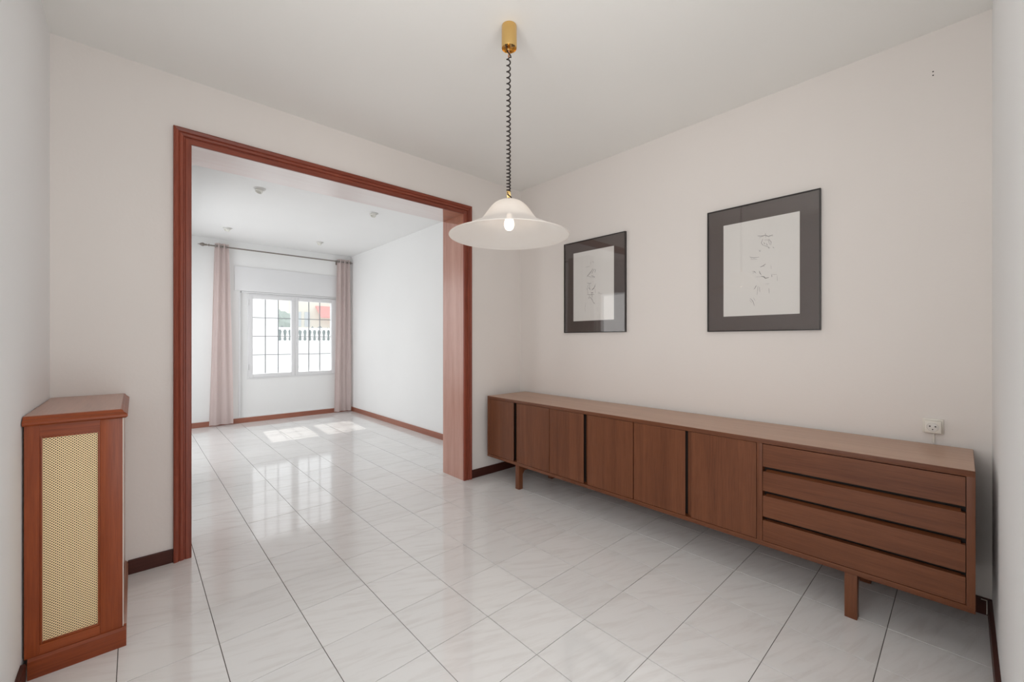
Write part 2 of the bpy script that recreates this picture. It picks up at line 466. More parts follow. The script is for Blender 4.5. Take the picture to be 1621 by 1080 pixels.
# ---------------------------------------------------------------- doorway casing and lining
trim = thing('trim_1', ((DX0 + DX1) / 2, YD, 0), 'reddish mahogany moulded casing framing the wide doorway', None, None, 'structure')
PR = [(0, 0), (0, .012), (.004, .016), (.026, .017), (.030, .0115), (.034, .0115), (.038, .020), (.050, .022), (.056, .018), (.060, .024), (.074, .030), (.080, .027), (.082, .022), (.082, 0)]
def casing(side):
    bm = bmesh.new()
    a, b = [], []
    for o_, t_ in PR:
        y = YD - t_
        if side == 'L': a.append((DX0 - o_, y, 0)); b.append((DX0 - o_, y, DZ + o_))
        if side == 'R': a.append((DX1 + o_, y, 0)); b.append((DX1 + o_, y, DZ + o_))
        if side == 'T': a.append((DX0 - o_, y, DZ + o_)); b.append((DX1 + o_, y, DZ + o_))
    a = [bm.verts.new(p) for p in a]; b = [bm.verts.new(p) for p in b]
    n = len(PR)
    for i in range(n):
        j = (i + 1) % n
        bm.faces.new((a[i], a[j], b[j], b[i]))
    bm.faces.new(a[::-1]); bm.faces.new(b)
    return bm
obj('casing_upright', casing('L'), 'casing', trim)
obj('casing_upright', casing('R'), 'casing', trim)
obj('casing_head', casing('T'), 'casing_x', trim)
boxobj('jamb_lining', (DX0 - .02, DX0, YD, YD2 + .005, 0, DZ), 'lining', trim)
YJ = YD2 + .005
bm = bmesh.new(); prism(bm, [(YD, 0), (YJ, 0), (YJ, DZ), (YD, DZ - .10)], DX1, DX1 + .02, 'X'); obj('jamb_lining', bm, 'lining', trim)
bm = bmesh.new(); prism(bm, [(YD, DZ - .10), (YJ, DZ), (YD, DZ)], DX1, DX1 + .02, 'X'); obj('jamb_past_glare', bm, 'lining_past_glare', trim)  # triangle in plain wood, cut along the edge of the painted glare
bm = bmesh.new(); prism(bm, [(DX0 - .02, YD), (DX1 - .213, YD), (DX1, YJ), (DX0 - .02, YJ)], DZ, DZ + .02); obj('head_lining', bm, 'lining_glare', trim)
bm = bmesh.new(); prism(bm, [(DX1 - .213, YD), (DX1 + .02, YD), (DX1 + .02, YJ), (DX1, YJ)], DZ, DZ + .02); obj('head_past_glare', bm, 'lining_past_glare', trim)  # soffit piece in plain wood where the painted glare stops

# ---------------------------------------------------------------- baseboards
def baseboard(name, r, mat, top=.004):
    bm = bmesh.new(); box(bm, *r, 0.003); return struct(obj(name, bm, mat))
BH = 0.075
baseboard('baseboard_front_left', (-0.026, DX0 - .083, YD - .014, YD, 0, BH), 'base_dark')
baseboard('baseboard_front_right', (DX1 + .083, XR, YD - .014, YD, 0, BH), 'base_dark')
baseboard('baseboard_right', (XR - .014, XR, YB, YD - .015, 0, BH), 'base_dark_y')
bbr = baseboard('baseboard_rear', (OX1 + .02, XR - .015, YB, YB + .014, 0, BH), 'base_dark')
baseboard('baseboard_left', (XL, XL + .014, YB, 2.305, 0, BH), 'base_dark_y')
baseboard('baseboard_far', (XFL, XR - .014, YF - .014, YF, 0, BH), 'base_red')  # base_red: the brown baseboard wood with the far room's light in its colour
baseboard('baseboard_far_right', (XR - .014, XR, YD2 + .01, YF, 0, BH), 'base_lit_y')
# cream filler line where the two baseboards meet in the corner by the sideboard
boxobj('filler_line', (XR - .0165, XR - .0145, YB + .0145, YB + .0175, .006, .07), 'plastic', bbr)
boxobj('filler_line', (XR - .0165, XR - .0145, YB + .0145, YB + .034, .067, .0705), 'plastic', bbr)

# ---------------------------------------------------------------- far window
win = thing('window_1', ((WX0 + WX1) / 2, YF + .07, WZ0), 'white two-sash window with glazing bars between the pink curtains', None, None, 'structure')
y0, y1 = YF + .018, YF + .12
bm = bmesh.new()
box(bm, WX0, WX0 + .03, y0, y1, WZ0, WZ1, .003); box(bm, WX1 - .03, WX1, y0, y1, WZ0, WZ1, .003)
box(bm, WX0 + .03, WX1 - .03, y0, y1, WZ0, WZ0 + .03, .003); box(bm, WX0 + .03, WX1 - .03, y0, y1, WZ1 - .03, WZ1, .003)
obj('window_frame', bm, 'upvc', win, True)
def sash(gx0, gx1, gz0, gz1, sx0, sx1):
    s0, s1 = YF + .008, YF + .095
    bm = bmesh.new()
    zl, zh = WZ0 + .02, WZ1 - .02
    box(bm, sx0, gx0, s0, s1, zl, zh, .004); box(bm, gx1, sx1, s0, s1, zl, zh, .004)
    box(bm, gx0, gx1, s0, s1, zl, gz0, .004); box(bm, gx0, gx1, s0, s1, gz1, zh, .004)
    o = obj('sash', bm, 'upvc', win, True)
    boxobj('pane', (gx0 - .005, gx1 + .005, YF + .062, YF + .066, gz0 - .005, gz1 + .005), 'pane', o)
    for k in (1, 2):
        x = gx0 + (gx1 - gx0) * k / 3
        boxobj('glazing_bar', (x - .006, x + .006, YF + .068, YF + .08, gz0, gz1), 'muntin', o)
    for k in (1, 2, 3):
        z = gz0 + (gz1 - gz0) * k / 4
        boxobj('glazing_bar', (gx0, gx1, YF + .0675, YF + .0785, z - .0055, z + .0055), 'muntin', o)
    return o
WM = (1.903 + 2.008) / 2
sl = sash(1.355, 1.903, .738, 1.912, WX0 + .012, WM - .001)
sr = sash(2.008, 2.538, .738, 1.912, WM + .001, 2.64)
for z in (.80, 1.80):
    bm = bmesh.new(); lathe(bm, [(.009, 0), (.009, .09)], (WX0 + .006, YF + .004, z), 12, caps=True)
    obj('hinge', bm, 'upvc', sl, True)
bm = bmesh.new(); box(bm, WM + .02, WM + .05, YF - .004, YF + .008, 1.22, 1.29, .003); box(bm, WM + .028, WM + .042, YF - .022, YF - .004, 1.16, 1.27, .004)
obj('window_handle', bm, 'upvc', sr, True)
sb = thing('roller_shutter_box', (1.9, YF + .03, 2.02), 'white roller shutter box above the far window', 'shutter box')
boxobj('cover_board', (1.112, 2.745, YF - .016, YF - .0015, 2.015, 2.388), 'upvc', sb, .004)
boxobj('box_body', (1.20, 2.73, YF - .0015, YF + .028, 2.015, 2.38), 'upvc', sb)
boxobj('lower_lip', (1.20, 2.70, YF - .002, YF + .028, 1.992, 2.013), 'upvc', sb, .003)
# upright edge strips of the niche
boxobj('niche_strip', (1.165, 1.189, YF - .012, YF - .0005, .088, 1.99), 'upvc', win, .003)

# unseen openings: glazed door in the far room, plus windows added for fill light
def frame_y(name, label, x0, x1, r, panes, solid_to=None):
    a = thing(name, ((x0 + x1) / 2, (r[0] + r[1]) / 2, r[2]), label, None, None, 'structure')
    bm = bmesh.new(); w = .06
    box(bm, x0, x1, r[0], r[0] + w, r[2], r[3]); box(bm, x0, x1, r[1] - w, r[1], r[2], r[3])
    box(bm, x0, x1, r[0] + w, r[1] - w, r[3] - w, r[3]); box(bm, x0, x1, r[0] + w, r[1] - w, r[2], r[2] + (w if not solid_to else solid_to))
    obj('window_frame', bm, 'upvc', a)
    n = panes
    for k in range(1, n):
        y = r[0] + (r[1] - r[0]) * k / n
        boxobj('mullion', (x0, x1, y - .025, y + .025, r[2] + w, r[3] - w), 'upvc', a)
    boxobj('pane', ((x0 + x1) / 2 - .002, (x0 + x1) / 2 + .002, r[0] + w - .005, r[1] - w + .005, r[2] + w, r[3] - w + .005), 'pane', a)
    return a
fd = frame_y('door_1', 'white glazed door mirrored in the left picture', XFL - .10, XFL - .03, FW, 1, .5)
boxobj('glazing_bar', (XFL - .09, XFL - .04, FW[0] + .06, FW[1] - .06, 1.30, 1.34), 'upvc', fd)
frame_y('fill_window_left', 'unseen white window added in the left wall for fill light', XL - .12, XL - .06, LW, 2)
frame_y('fill_window_far', 'unseen white side window added to light the far room', XFL - .12, XFL - .06, SW, 3)

# ---------------------------------------------------------------- curtains
def curtain(bm, along, a_top, a_bot, off, z0, z1, folds, depth, n=90, m=26, phase=0.0):
    rows = []
    for i in range(m + 1):
        t = i / m; z = z1 + (z0 - z1) * t
        e = t ** 0.8
        s0 = a_top[0] + (a_bot[0] - a_top[0]) * e; s1 = a_top[1] + (a_bot[1] - a_top[1]) * e
        row = []
        for k in range(n + 1):
            u = k / n
            w = math.sin(2 * math.pi * folds * u + phase) * depth * (1 + .25 * math.sin(3.1 * u + 2 * t))
            w += .012 * t * math.sin(9 * u + 3 * t + phase)
            s = s0 + (s1 - s0) * u + .008 * t * math.sin(5.3 * u + 4 * t)
            row.append((s, off + w) if along == 'X' else (off + w, s))
        rows.append([bm.verts.new((p[0], p[1], z)) for p in row])
    for a, b in zip(rows[:-1], rows[1:]):
        for k in range(n):
            bm.faces.new((a[k], a[k + 1], b[k + 1], b[k]))
    bmesh.ops.solidify(bm, geom=bm.faces[:], thickness=.003)

def torus_x(bm, c, R1, r1, axis='X'):
    pts = []
    for i in range(17):
        a = 2 * math.pi * i / 16
        p = (0, R1 * math.cos(a), R1 * math.sin(a)) if axis == 'X' else (R1 * math.cos(a), 0, R1 * math.sin(a))
        pts.append((c[0] + p[0], c[1] + p[1], c[2] + p[2]))
    tube(bm, pts, r1, 6)

RY, RZ = YF - .085, 2.635
def make_rod(name, p0, p1, axis, label):
    r = thing(name, ((p0[0] + p1[0]) / 2, (p0[1] + p1[1]) / 2, RZ), label, 'curtain rod')
    bm = bmesh.new(); tube(bm, [p0, p1], .010, 10); obj('pole', bm, 'rod', r, True)
    for q, sgn in ((p0, -1), (p1, 1)):
        bm = bmesh.new()
        prof = [(.010, 0), (.016, .004), (.016, .012), (.009, .018), (.009, .034), (.015, .038), (.015, .044), (.010, .050), (.020, .066), (.026, .082), (.020, .100), (.008, .118), (.002, .140)]
        lathe(bm, [(a, b * sgn) for a, b in prof], q, 16, axis, True)
        obj('finial', bm, 'rod', r, True)
    for f in (.06, .94):
        c = Vector(p0).lerp(Vector(p1), f)
        bm = bmesh.new()
        if axis == 'X':
            box(bm, c.x - .006, c.x + .006, c.y, YF - .001, c.z - .02, c.z - .008); box(bm, c.x - .018, c.x + .018, YF - .006, YF - .001, c.z - .05, c.z + .03, .002)
        else:
            box(bm, XFL + .001, c.x, c.y - .006, c.y + .006, c.z - .02, c.z - .008); box(bm, XFL + .001, XFL + .006, c.y - .018, c.y + .018, c.z - .05, c.z + .03, .002)
        obj('bracket', bm, 'rod', r)
    return r
make_rod('curtain_rod', (0.80, RY, RZ), (2.735, RY, RZ), 'X', 'thin bronze curtain rod with pointed finials above the far window')
def hang(name, label, a_top, a_bot, folds, phase, mat, along='X', off=RY, grp='eyelet curtains at the far window'):
    mid = (sum(a_top) / 2, off, .02) if along == 'X' else (off, sum(a_top) / 2, .02)
    c = thing(name, mid, label, 'curtain', grp)
    bm = bmesh.new(); curtain(bm, along, a_top, a_bot, off, .022, RZ + .045, folds, .019, phase=phase)
    obj('fabric', bm, mat, c, True)
    for k in range(int(folds * 2)):
        u = (k + .5 - phase / math.pi) / (folds * 2)
        if not 0 < u < 1: continue
        # eyelets sit where the cloth crosses the rod
        u2 = (k) / (folds * 2)
        s = a_top[0] + (a_top[1] - a_top[0]) * min(max(u2, .04), .97)
        bm = bmesh.new(); torus_x(bm, (s, off, RZ) if along == 'X' else (off, s, RZ), .021, .0045, along if along == 'X' else 'Y')
        obj('eyelet', bm, 'steel', c, True)
    return c
hang('curtain', 'pale pink curtain hanging left of the far window', (0.862, 1.03), (0.80, 1.085), 2.5, 0.4, 'curtain')
hang('curtain', 'pale pink curtain in the far right corner beside the window', (2.60, 2.825), (2.555, 2.845), 3.0, 0.2, 'curtain')
make_rod('curtain_rod', (XFL + .085, 3.30 + .15, RZ), (XFL + .085, 4.66, RZ), 'Y', 'bronze curtain rod of the side door, mirrored in the left picture')
hang('curtain', 'taupe curtain of the side door, mirrored in the left picture', (4.10, 4.63), (4.08, 4.68), 5.5, 0.0, 'curtain_dark', 'Y', XFL + .085, None)

# ---------------------------------------------------------------- recessed spotlights
def spotlight(x, y, label):
    s = thing('ceiling_spotlight', (x, y, H), label, 'spotlight', 'recessed spotlights in the far ceiling')
    bm = bmesh.new(); lathe(bm, [(.030, -.002), (.034, -.010), (.044, -.012), (.052, -.006), (.054, 0)], (x, y, H), 28); obj('trim_ring', bm, 'spot', s, True)
    bm = bmesh.new()
    lathe(bm, [(.012, .004), (.030, .0), (.034, -.020), (.032, -.034), (.027, -.036), (.024, -.020), (.010, -.012), (.001, -.010)], (0, 0, 0), 24)
    bmesh.ops.rotate(bm, verts=bm.verts[:], cent=(0, 0, 0), matrix=Matrix.Rotation(math.radians(24), 3, 'Y') @ Matrix.Rotation(math.radians(-10), 3, 'X'))
    bmesh.ops.translate(bm, verts=bm.verts[:], vec=(x, y, H - .006))
    obj('lamp_cup', bm, 'spot_in', s, True)
for x, y, lb in ((0.915, 4.70, 'white recessed ceiling spotlight nearest the doorway, on the left'), (2.085, 4.70, 'white recessed ceiling spotlight nearest the doorway, on the right'),
                 (0.915, 6.62, 'white recessed ceiling spotlight above the left end of the curtain rod'), (2.085, 6.62, 'white recessed ceiling spotlight above the middle of the curtain rod')):
    spotlight(x, y, lb)

# ---------------------------------------------------------------- sideboard
SX0, SX1 = 2.372, 2.848
SY0, SY1 = -0.033, 2.925
SZ0, SZ1 = 0.203, 0.750
side = thing('sideboard', ((SX0 + SX1) / 2, (SY0 + SY1) / 2, 0), 'long low walnut sideboard with six doors and four drawers along the right wall', 'sideboard')
TH = .024
boxobj('top', (SX0, SX1, SY0, SY1, SZ1 - TH, SZ1), 'walnut_y', side, .0015)
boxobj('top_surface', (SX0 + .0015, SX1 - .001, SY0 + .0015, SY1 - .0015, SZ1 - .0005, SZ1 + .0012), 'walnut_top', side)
boxobj('bottom', (SX0, SX1, SY0, SY1, SZ0, SZ0 + TH), 'walnut_y', side, .0015)
boxobj('side_panel', (SX0 + .0005, SX1, SY0, SY0 + TH, SZ0 + TH, SZ1 - TH), 'walnut_z', side, .001)
boxobj('side_panel', (SX0 + .0005, SX1, SY1 - TH, SY1, SZ0 + TH, SZ1 - TH), 'walnut_z', side, .001)
boxobj('back_panel', (SX1 - .012, SX1 - .002, SY0 + TH, SY1 - TH, SZ0 + TH, SZ1 - TH), 'walnut_z', side)
boxobj('divider', (SX0 + .0005, SX1 - .012, .694, .719, SZ0 + TH, SZ1 - TH), 'walnut_z', side, .001)
boxobj('inner_back', (SX0 + .045, SX0 + .05, SY0 + TH, .694, SZ0 + TH, SZ1 - TH), 'recess', side)
boxobj('inner_back', (SX0 + .045, SX0 + .05, .719, SY1 - TH, SZ0 + TH, SZ1 - TH), 'recess', side)
for y in (2.553, 1.816, 1.077):
    boxobj('divider', (SX0 + .026, SX1 - .012, y - .012, y + .012, SZ0 + TH, SZ1 - TH), 'walnut_z', side)
# doors: recessed finger grip between the doors of each pair
fz0, fz1 = SZ0 + TH + .002, SZ1 - TH - .002
doors = [(2.574, 2.900, 'lo'), (2.169, 2.536, 'hi'), (1.835, 2.163, 'lo'), (1.439, 1.800, 'hi'), (1.095, 1.432, 'lo'), (0.722, 1.060, 'hi')]
for a, b, g in doors:
    bm = bmesh.new()
    if g == 'lo':   # grip channel lies at its low-y edge
        prism(bm, [(SX0 + .003, a), (SX0 + .003, b), (SX0 + .022, b), (SX0 + .022, a + .012)], fz0, fz1)
    else:           # the other leaf carries a stepped lip
        prism(bm, [(SX0 + .003, a), (SX0 + .003, b), (SX0 + .022, b - .010), (SX0 + .022, a)], fz0, fz1)
    d = obj('door', bm, 'walnut_z', side)
    if g == 'hi':
        boxobj('grip_lip', (SX0 + .014, SX0 + .022, b - .006, b + .009, fz0, fz1), 'walnut_z', d)
# drawers
dy0, dy1 = SY0 + TH + .002, .692
for i, (z0, z1) in enumerate(((.608, .722), (.484, .582), (.352, .458), (.229, .333))):
    bm = bmesh.new()
    lower = .008 if i < 3 else 0
    # front seen in section (x, z): face, with a lower edge cut back for the fingers
    prism(bm, [(SX0 + .003, z0), (SX0 + .003, z1), (SX0 + .024, z1), (SX0 + .024, z0 + lower)], dy0, dy1, 'Y')
    d = obj('drawer', bm, 'walnut_y', side)
    if i:           # sloping lip on the drawer's upper edge, set back under the one above
        top = (.608, .484, .352)[i - 1]
        bm = bmesh.new()
        prism(bm, [(SX0 + .004, z1 + .0005), (SX0 + .022, z1 + (.010 if i < 3 else .003)), (SX0 + .026, z1 + (.010 if i < 3 else .003)), (SX0 + .026, z1 + .0005)], dy0 + .012, dy1 - .012, 'Y')
        obj('grip_lip', bm, 'walnut_y', d)
# legs joined in pairs by a cross rail
for yc in (.341, 2.536):
    w = .0225
    for x0, x1 in ((SX0 + .008, SX0 + .052), (SX1 - .06, SX1 - .016)):
        bm = bmesh.new(); box(bm, x0, x1, yc - w, yc + w, 0, SZ0, .002); obj('leg', bm, 'walnut_z', side, True)
    bm = bmesh.new()
    prism(bm, [(SX0 + .052, SZ0), (SX0 + .052, SZ0 - .085), (SX0 + .078, SZ0 - .052), (SX1 - .086, SZ0 - .052), (SX1 - .06, SZ0 - .085), (SX1 - .06, SZ0)], yc - w + .004, yc + w - .004, 'Y')
    obj('cross_rail', bm, 'walnut_x', side)

# ---------------------------------------------------------------- radiator cover
CX0, CX1, CY0, CY1 = XL + .003, -.036, 2.330, YD - .002
cov = thing('radiator_cover', ((CX0 + CX1) / 2, (CY0 + CY1) / 2, 0), 'reddish wooden radiator cover with brass mesh panel in the left corner', 'radiator cover')
MX0, MX1, MZ0, MZ1 = -.262, -.102, .112, .890
bm = bmesh.new(); prism(bm, [(CX0 + .003, .075), (MX0, .075), (MX0, .935), (CX0 + .003, .935)], CY0, CY0 + .022, 'Y'); obj('stile', bm, 'cover_z', cov)
bm = bmesh.new(); box(bm, MX1, CX1, CY0, CY0 + .022, .075, .935, .002); obj('stile', bm, 'cover_z', cov, True)
boxobj('rail', (MX0, MX1, CY0 + .0008, CY0 + .022, MZ1, .935), 'cover_x', cov)
boxobj('rail', (MX0, MX1, CY0 + .0008, CY0 + .022, .075, MZ0), 'cover_x', cov)
# bead round the mesh
bm = bmesh.new()
for r in ((MX0, MX0 + .006, MZ0, MZ1), (MX1 - .006, MX1, MZ0, MZ1)):
    box(bm, r[0], r[1], CY0 + .004, CY0 + .02, r[2], r[3], .001)
box(bm, MX0 + .006, MX1 - .006, CY0 + .004, CY0 + .02, MZ0, MZ0 + .006, .001); box(bm, MX0 + .006, MX1 - .006, CY0 + .004, CY0 + .02, MZ1 - .006, MZ1, .001)
obj('bead', bm, 'cover_z', cov, True)
# brass lattice of diagonal strips
bm = bmesh.new()
x0, x1, z0, z1 = MX0 + .005, MX1 - .005, MZ0 + .005, MZ1 - .005
PX, PZ, BW = .0099, .0097, .0031
ym = CY0 + .012
for sgn in (1, -1):
    slope = sgn * PZ / PX
    k = -int((z1 - z0) / PZ) - 2
    while k < int((x1 - x0) / PX) + int((z1 - z0) / PZ) + 3:
        xb = x0 + k * PX              # crosses z0 at xb
        k += 1
        lo, hi = sorted(((x0 - xb) * slope, (x1 - xb) * slope))
        lo, hi = max(lo, 0), min(hi, z1 - z0)
        if hi - lo < .001: continue
        pa = Vector((xb + lo / slope, 0, z0 + lo)); pb = Vector((xb + hi / slope, 0, z0 + hi))
        d = (pb - pa).normalized(); nrm = Vector((-d.z, 0, d.x)) * BW / 2
        yy = ym + (0 if sgn > 0 else .0006)
        vs = [bm.verts.new((p.x, y, p.z)) for y in (yy - .0004, yy + .0004) for p in (pa - nrm, pb - nrm, pb + nrm, pa + nrm)]
        for f in ((0, 1, 2, 3), (7, 6, 5, 4), (0, 4, 5, 1), (1, 5, 6, 2), (2, 6, 7, 3), (3, 7, 4, 0)):
            bm.faces.new([vs[q] for q in f])
obj('brass_mesh', bm, 'brass_mesh', cov)
# long side facing the room
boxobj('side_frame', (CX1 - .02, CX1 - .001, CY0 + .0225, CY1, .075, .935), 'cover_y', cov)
boxobj('hollow_shade_board', (CX0 + .012, CX1 - .021, CY0 + .20, CY0 + .205, .02, .93), 'recess', cov)  # added dark board, its colour stands for the shade in the hollow cover
boxobj('edge_strip', (CX1 - .0005, CX1 + .0022, CY0 + .0025, CY0 + .022, .078, .934), 'plastic', cov)
# plinth and moulded top
bm = bmesh.new(); prism(bm, [(CY0 - .012, 0), (CY0 - .012, .066), (CY0 - .004, .076), (CY0 + .02, .076), (CY0 + .02, 0)], CX0 + .012, CX1 + .011, 'X'); obj('plinth', bm, 'cover_x', cov)
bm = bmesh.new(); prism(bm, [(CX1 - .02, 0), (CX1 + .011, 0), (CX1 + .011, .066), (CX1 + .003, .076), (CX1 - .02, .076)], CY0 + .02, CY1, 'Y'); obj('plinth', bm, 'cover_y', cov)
bm = bmesh.new()
prof = [(0, .935), (.010, .936), (.0155, .942), (.0155, .950), (.010, .956), (.004, .960), (0, .968), (-.004, .970)]   # overhang, z
fr, sd = [], []
rings = []
for o_, z_ in prof:
    rings.append([bm.verts.new(p) for p in ((CX0, CY0 - o_ * 1.3, z_), (CX1 + o_, CY0 - o_ * 1.3, z_), (CX1 + o_, CY1, z_), (CX0, CY1, z_))])
for a, b in zip(rings[:-1], rings[1:]):
    for i in range(4):
        bm.faces.new((a[i], a[(i + 1) % 4], b[(i + 1) % 4], b[i]))
bm.faces.new(rings[0][::-1]); bm.faces.new(rings[-1])
obj('top', bm, 'cover_x', cov)
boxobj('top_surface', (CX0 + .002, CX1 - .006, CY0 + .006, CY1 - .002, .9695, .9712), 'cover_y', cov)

# ---------------------------------------------------------------- pendant lamp
PX_, PY_ = 1.325, 1.468
lampo = thing('pendant_lamp', (PX_, PY_, H), 'white frosted glass bell pendant lamp on a coiled brown cord', 'pendant lamp')
c = (PX_, PY_, 0)
bm = bmesh.new()
lathe(bm, [(.001, H - .001), (.0355, H - .001), (.0365, H - .006), (.0365, H - .104), (.0350, H - .108), (.0330, H - .104), (.0330, H - .094), (.001, H - .094)], c, 40)
obj('ceiling_cup', bm, 'brass', lampo, True)
bm = bmesh.new(); lathe(bm, [(.0005, H - .120), (.006, H - .120), (.008, H - .113), (.008, H - .0945)], (PX_ - .004, PY_, 0), 14); obj('cord_grip', bm, 'brass', lampo, True)
bm = bmesh.new()
for dx in (.012, .020): lathe(bm, [(.0005, H - .099), (.003, H - .099), (.003, H - .0935)], (PX_ + dx * .74, PY_ - dx * .67 - .004, 0), 10)
obj('screw', bm, 'black', lampo, True)
RIM = 1.752; TOPZ = RIM + .172
za, zb = H - .150, TOPZ + .040
pts = []
for i in range(13):      # loose end from cup to coil
    t = i / 12
    pts.append((PX_ - .022 + .030 * t + .006 * math.sin(t * 6), PY_ + .008 * math.sin(t * 5), H - .096 - (.054) * t))
turns, seg = 29, 16
N = turns * seg
for i in range(N + 1):
    t = i / N
    z = za + (zb - za) * (1.36 * t - .36 * t * t)
    a = 2 * math.pi * turns * t
    r = .0082 * min(1, (i + 3) / 8)
    pts.append((PX_ - .004 + r * math.cos(a), PY_ + r * math.sin(a), z))
pts += [(PX_ - .012, PY_, zb - .004), (PX_ - .014, PY_ - .004, zb - .014), (PX_ + .002, PY_ - .010, zb - .026), (PX_ + .009, PY_ - .010, zb - .036), (PX_ + .004, PY_, zb - .048)]
bm = bmesh.new(); tube(bm, pts, .0033, 6); obj('coiled_cord', bm, 'cord', lampo, True)
bm = bmesh.new(); tube(bm, [(PX_ - .006, PY_ - .003, H - .120), (PX_ - .004, PY_ - .003, H - .135), (PX_ - .004, PY_, H - .152)], .0035, 6); obj('bare_wire', bm, 'copper', lampo, True)
# brass clip on top of the shade
bm = bmesh.new()
lathe(bm, [(.001, TOPZ - .012), (.016, TOPZ - .012), (.017, TOPZ + .004), (.013, TOPZ + .010), (.008, TOPZ + .012), (.001, TOPZ + .012)], c, 24)
t2 = bmesh.new(); box(t2, -.009, .009, -.006, .006, 0, .036, .002)
bmesh.ops.rotate(t2, verts=t2.verts[:], cent=(0, 0, 0), matrix=Matrix.Rotation(math.radians(-8), 3, 'Y') @ Matrix.Rotation(math.radians(-42), 3, 'Z'))
bmesh.ops.translate(t2, verts=t2.verts[:], vec=(PX_, PY_, TOPZ + .008)); merge(bm, t2)
obj('brass_clip', bm, 'brass', lampo, True)
# bell shade with a wide brim
prof = [(.014, .172), (.032, .171), (.048, .167), (.064, .159), (.080, .146), (.094, .130), (.108, .111), (.122, .092), (.136, .076), (.152, .064), (.172, .053), (.196, .042), (.222, .029), (.246, .017), (.264, .008), (.278, .0025), (.2855, 0)]
inner = [(r - (.0035 if r > .02 else 0), z - .0035) for r, z in prof]
def smooth_prof(p, n=3):
    out = []
    for i in range(len(p) - 1):
        p0 = p[max(i - 1, 0)]; p1 = p[i]; p2 = p[i + 1]; p3 = p[min(i + 2, len(p) - 1)]
        for k in range(n):
            t = k / n
            out.append(tuple(.5 * (2 * p1[q] + (p2[q] - p0[q]) * t + (2 * p0[q] - 5 * p1[q] + 4 * p2[q] - p3[q]) * t * t + (3 * p1[q] - p0[q] - 3 * p2[q] + p3[q]) * t ** 3) for q in (0, 1)))
    out.append(p[-1]); return out
bm = bmesh.new()
lathe(bm, [(r, RIM + z) for r, z in smooth_prof(prof)], c, 72)
shade = obj('shade', bm, 'frosted', lampo, True)
bm = bmesh.new()
rp = [(PX_ + .2855 * math.cos(2 * math.pi * i / 72), PY_ + .2855 * math.sin(2 * math.pi * i / 72), RIM) for i in range(73)]
tube(bm, rp, .0022, 6); obj('rim', bm, 'frosted', shade, True)
bm = bmesh.new(); lathe(bm, [(.001, TOPZ - .013), (.019, TOPZ - .014), (.019, TOPZ - .062), (.014, TOPZ - .066), (.001, TOPZ - .066)], c, 24); obj('socket', bm, 'porcelain', lampo, True)
bm = bmesh.new(); lathe(bm, [(.011, .060), (.012, .050), (.019, .036), (.0235, .020), (.0235, .006), (.018, -.008), (.009, -.015), (.0005, -.017)], (PX_, PY_, RIM + .044), 24)
obj('bulb', bm, 'bulb', lampo, True)

# ---------------------------------------------------------------- pictures
def onx(u, v, x):
    """point on the wall plane for a measured photograph position"""
    s, cc = math.sin(YAW), math.cos(YAW)
    du = (u - 810.5) / FPX; D = (s + cc * du, cc - s * du, (540 - v) / FPX); t = x / D[0]
    return D[1] * t, CAM_H + D[2] * t

def picture(ya, yb, z0, z1, sheet, strokes, label):
    """ya > yb: far and near vertical edges"""
    p = thing('framed_picture', (XR - .001, (ya + yb) / 2, z0), label, 'picture', 'framed ink drawings on the right wall')
    xf = XR - .022; w = .0055
    bm = bmesh.new()
    box(bm, xf, XR - .002, yb, yb + w, z0, z1); box(bm, xf, XR - .002, ya - w, ya, z0, z1)
    box(bm, xf, XR - .002, yb + w, ya - w, z0, z0 + w); box(bm, xf, XR - .002, yb + w, ya - w, z1 - w, z1)
    obj('frame', bm, 'black', p)
    boxobj('mat_board', (XR - .012, XR - .003, yb + w, ya - w, z0 + w, z1 - w), 'mat_board', p)
    sh = boxobj('drawing_sheet', (XR - .0132, XR - .0122, sheet[1], sheet[0], sheet[2], sheet[3]), 'paper', p)
    xs = XR - .0135
    for m_, wd, pl in strokes:
        q = [Vector(onx(u, v, xs)) for u, v in pl]
        lo, hi = [], []
        for i, c_ in enumerate(q):          # a ribbon with tapered ends
            d = (q[min(i + 1, len(q) - 1)] - q[max(i - 1, 0)]).normalized()
            w2 = wd * .8 * (.5 if i in (0, len(q) - 1) else 1)
            lo.append(c_ - Vector((-d.y, d.x)) * w2); hi.append(c_ + Vector((-d.y, d.x)) * w2)
        bm = bmesh.new()
        L = [bm.verts.new((xs, p_.x, p_.y)) for p_ in lo]; U_ = [bm.verts.new((xs, p_.x, p_.y)) for p_ in hi]
        for i in range(len(q) - 1): bm.faces.new((L[i], L[i + 1], U_[i + 1], U_[i]))
        obj('ink_stroke', bm, m_, sh)
    boxobj('glass_pane', (xf + .003, xf + .005, yb + w, ya - w, z0 + w, z1 - w), 'glass', p)

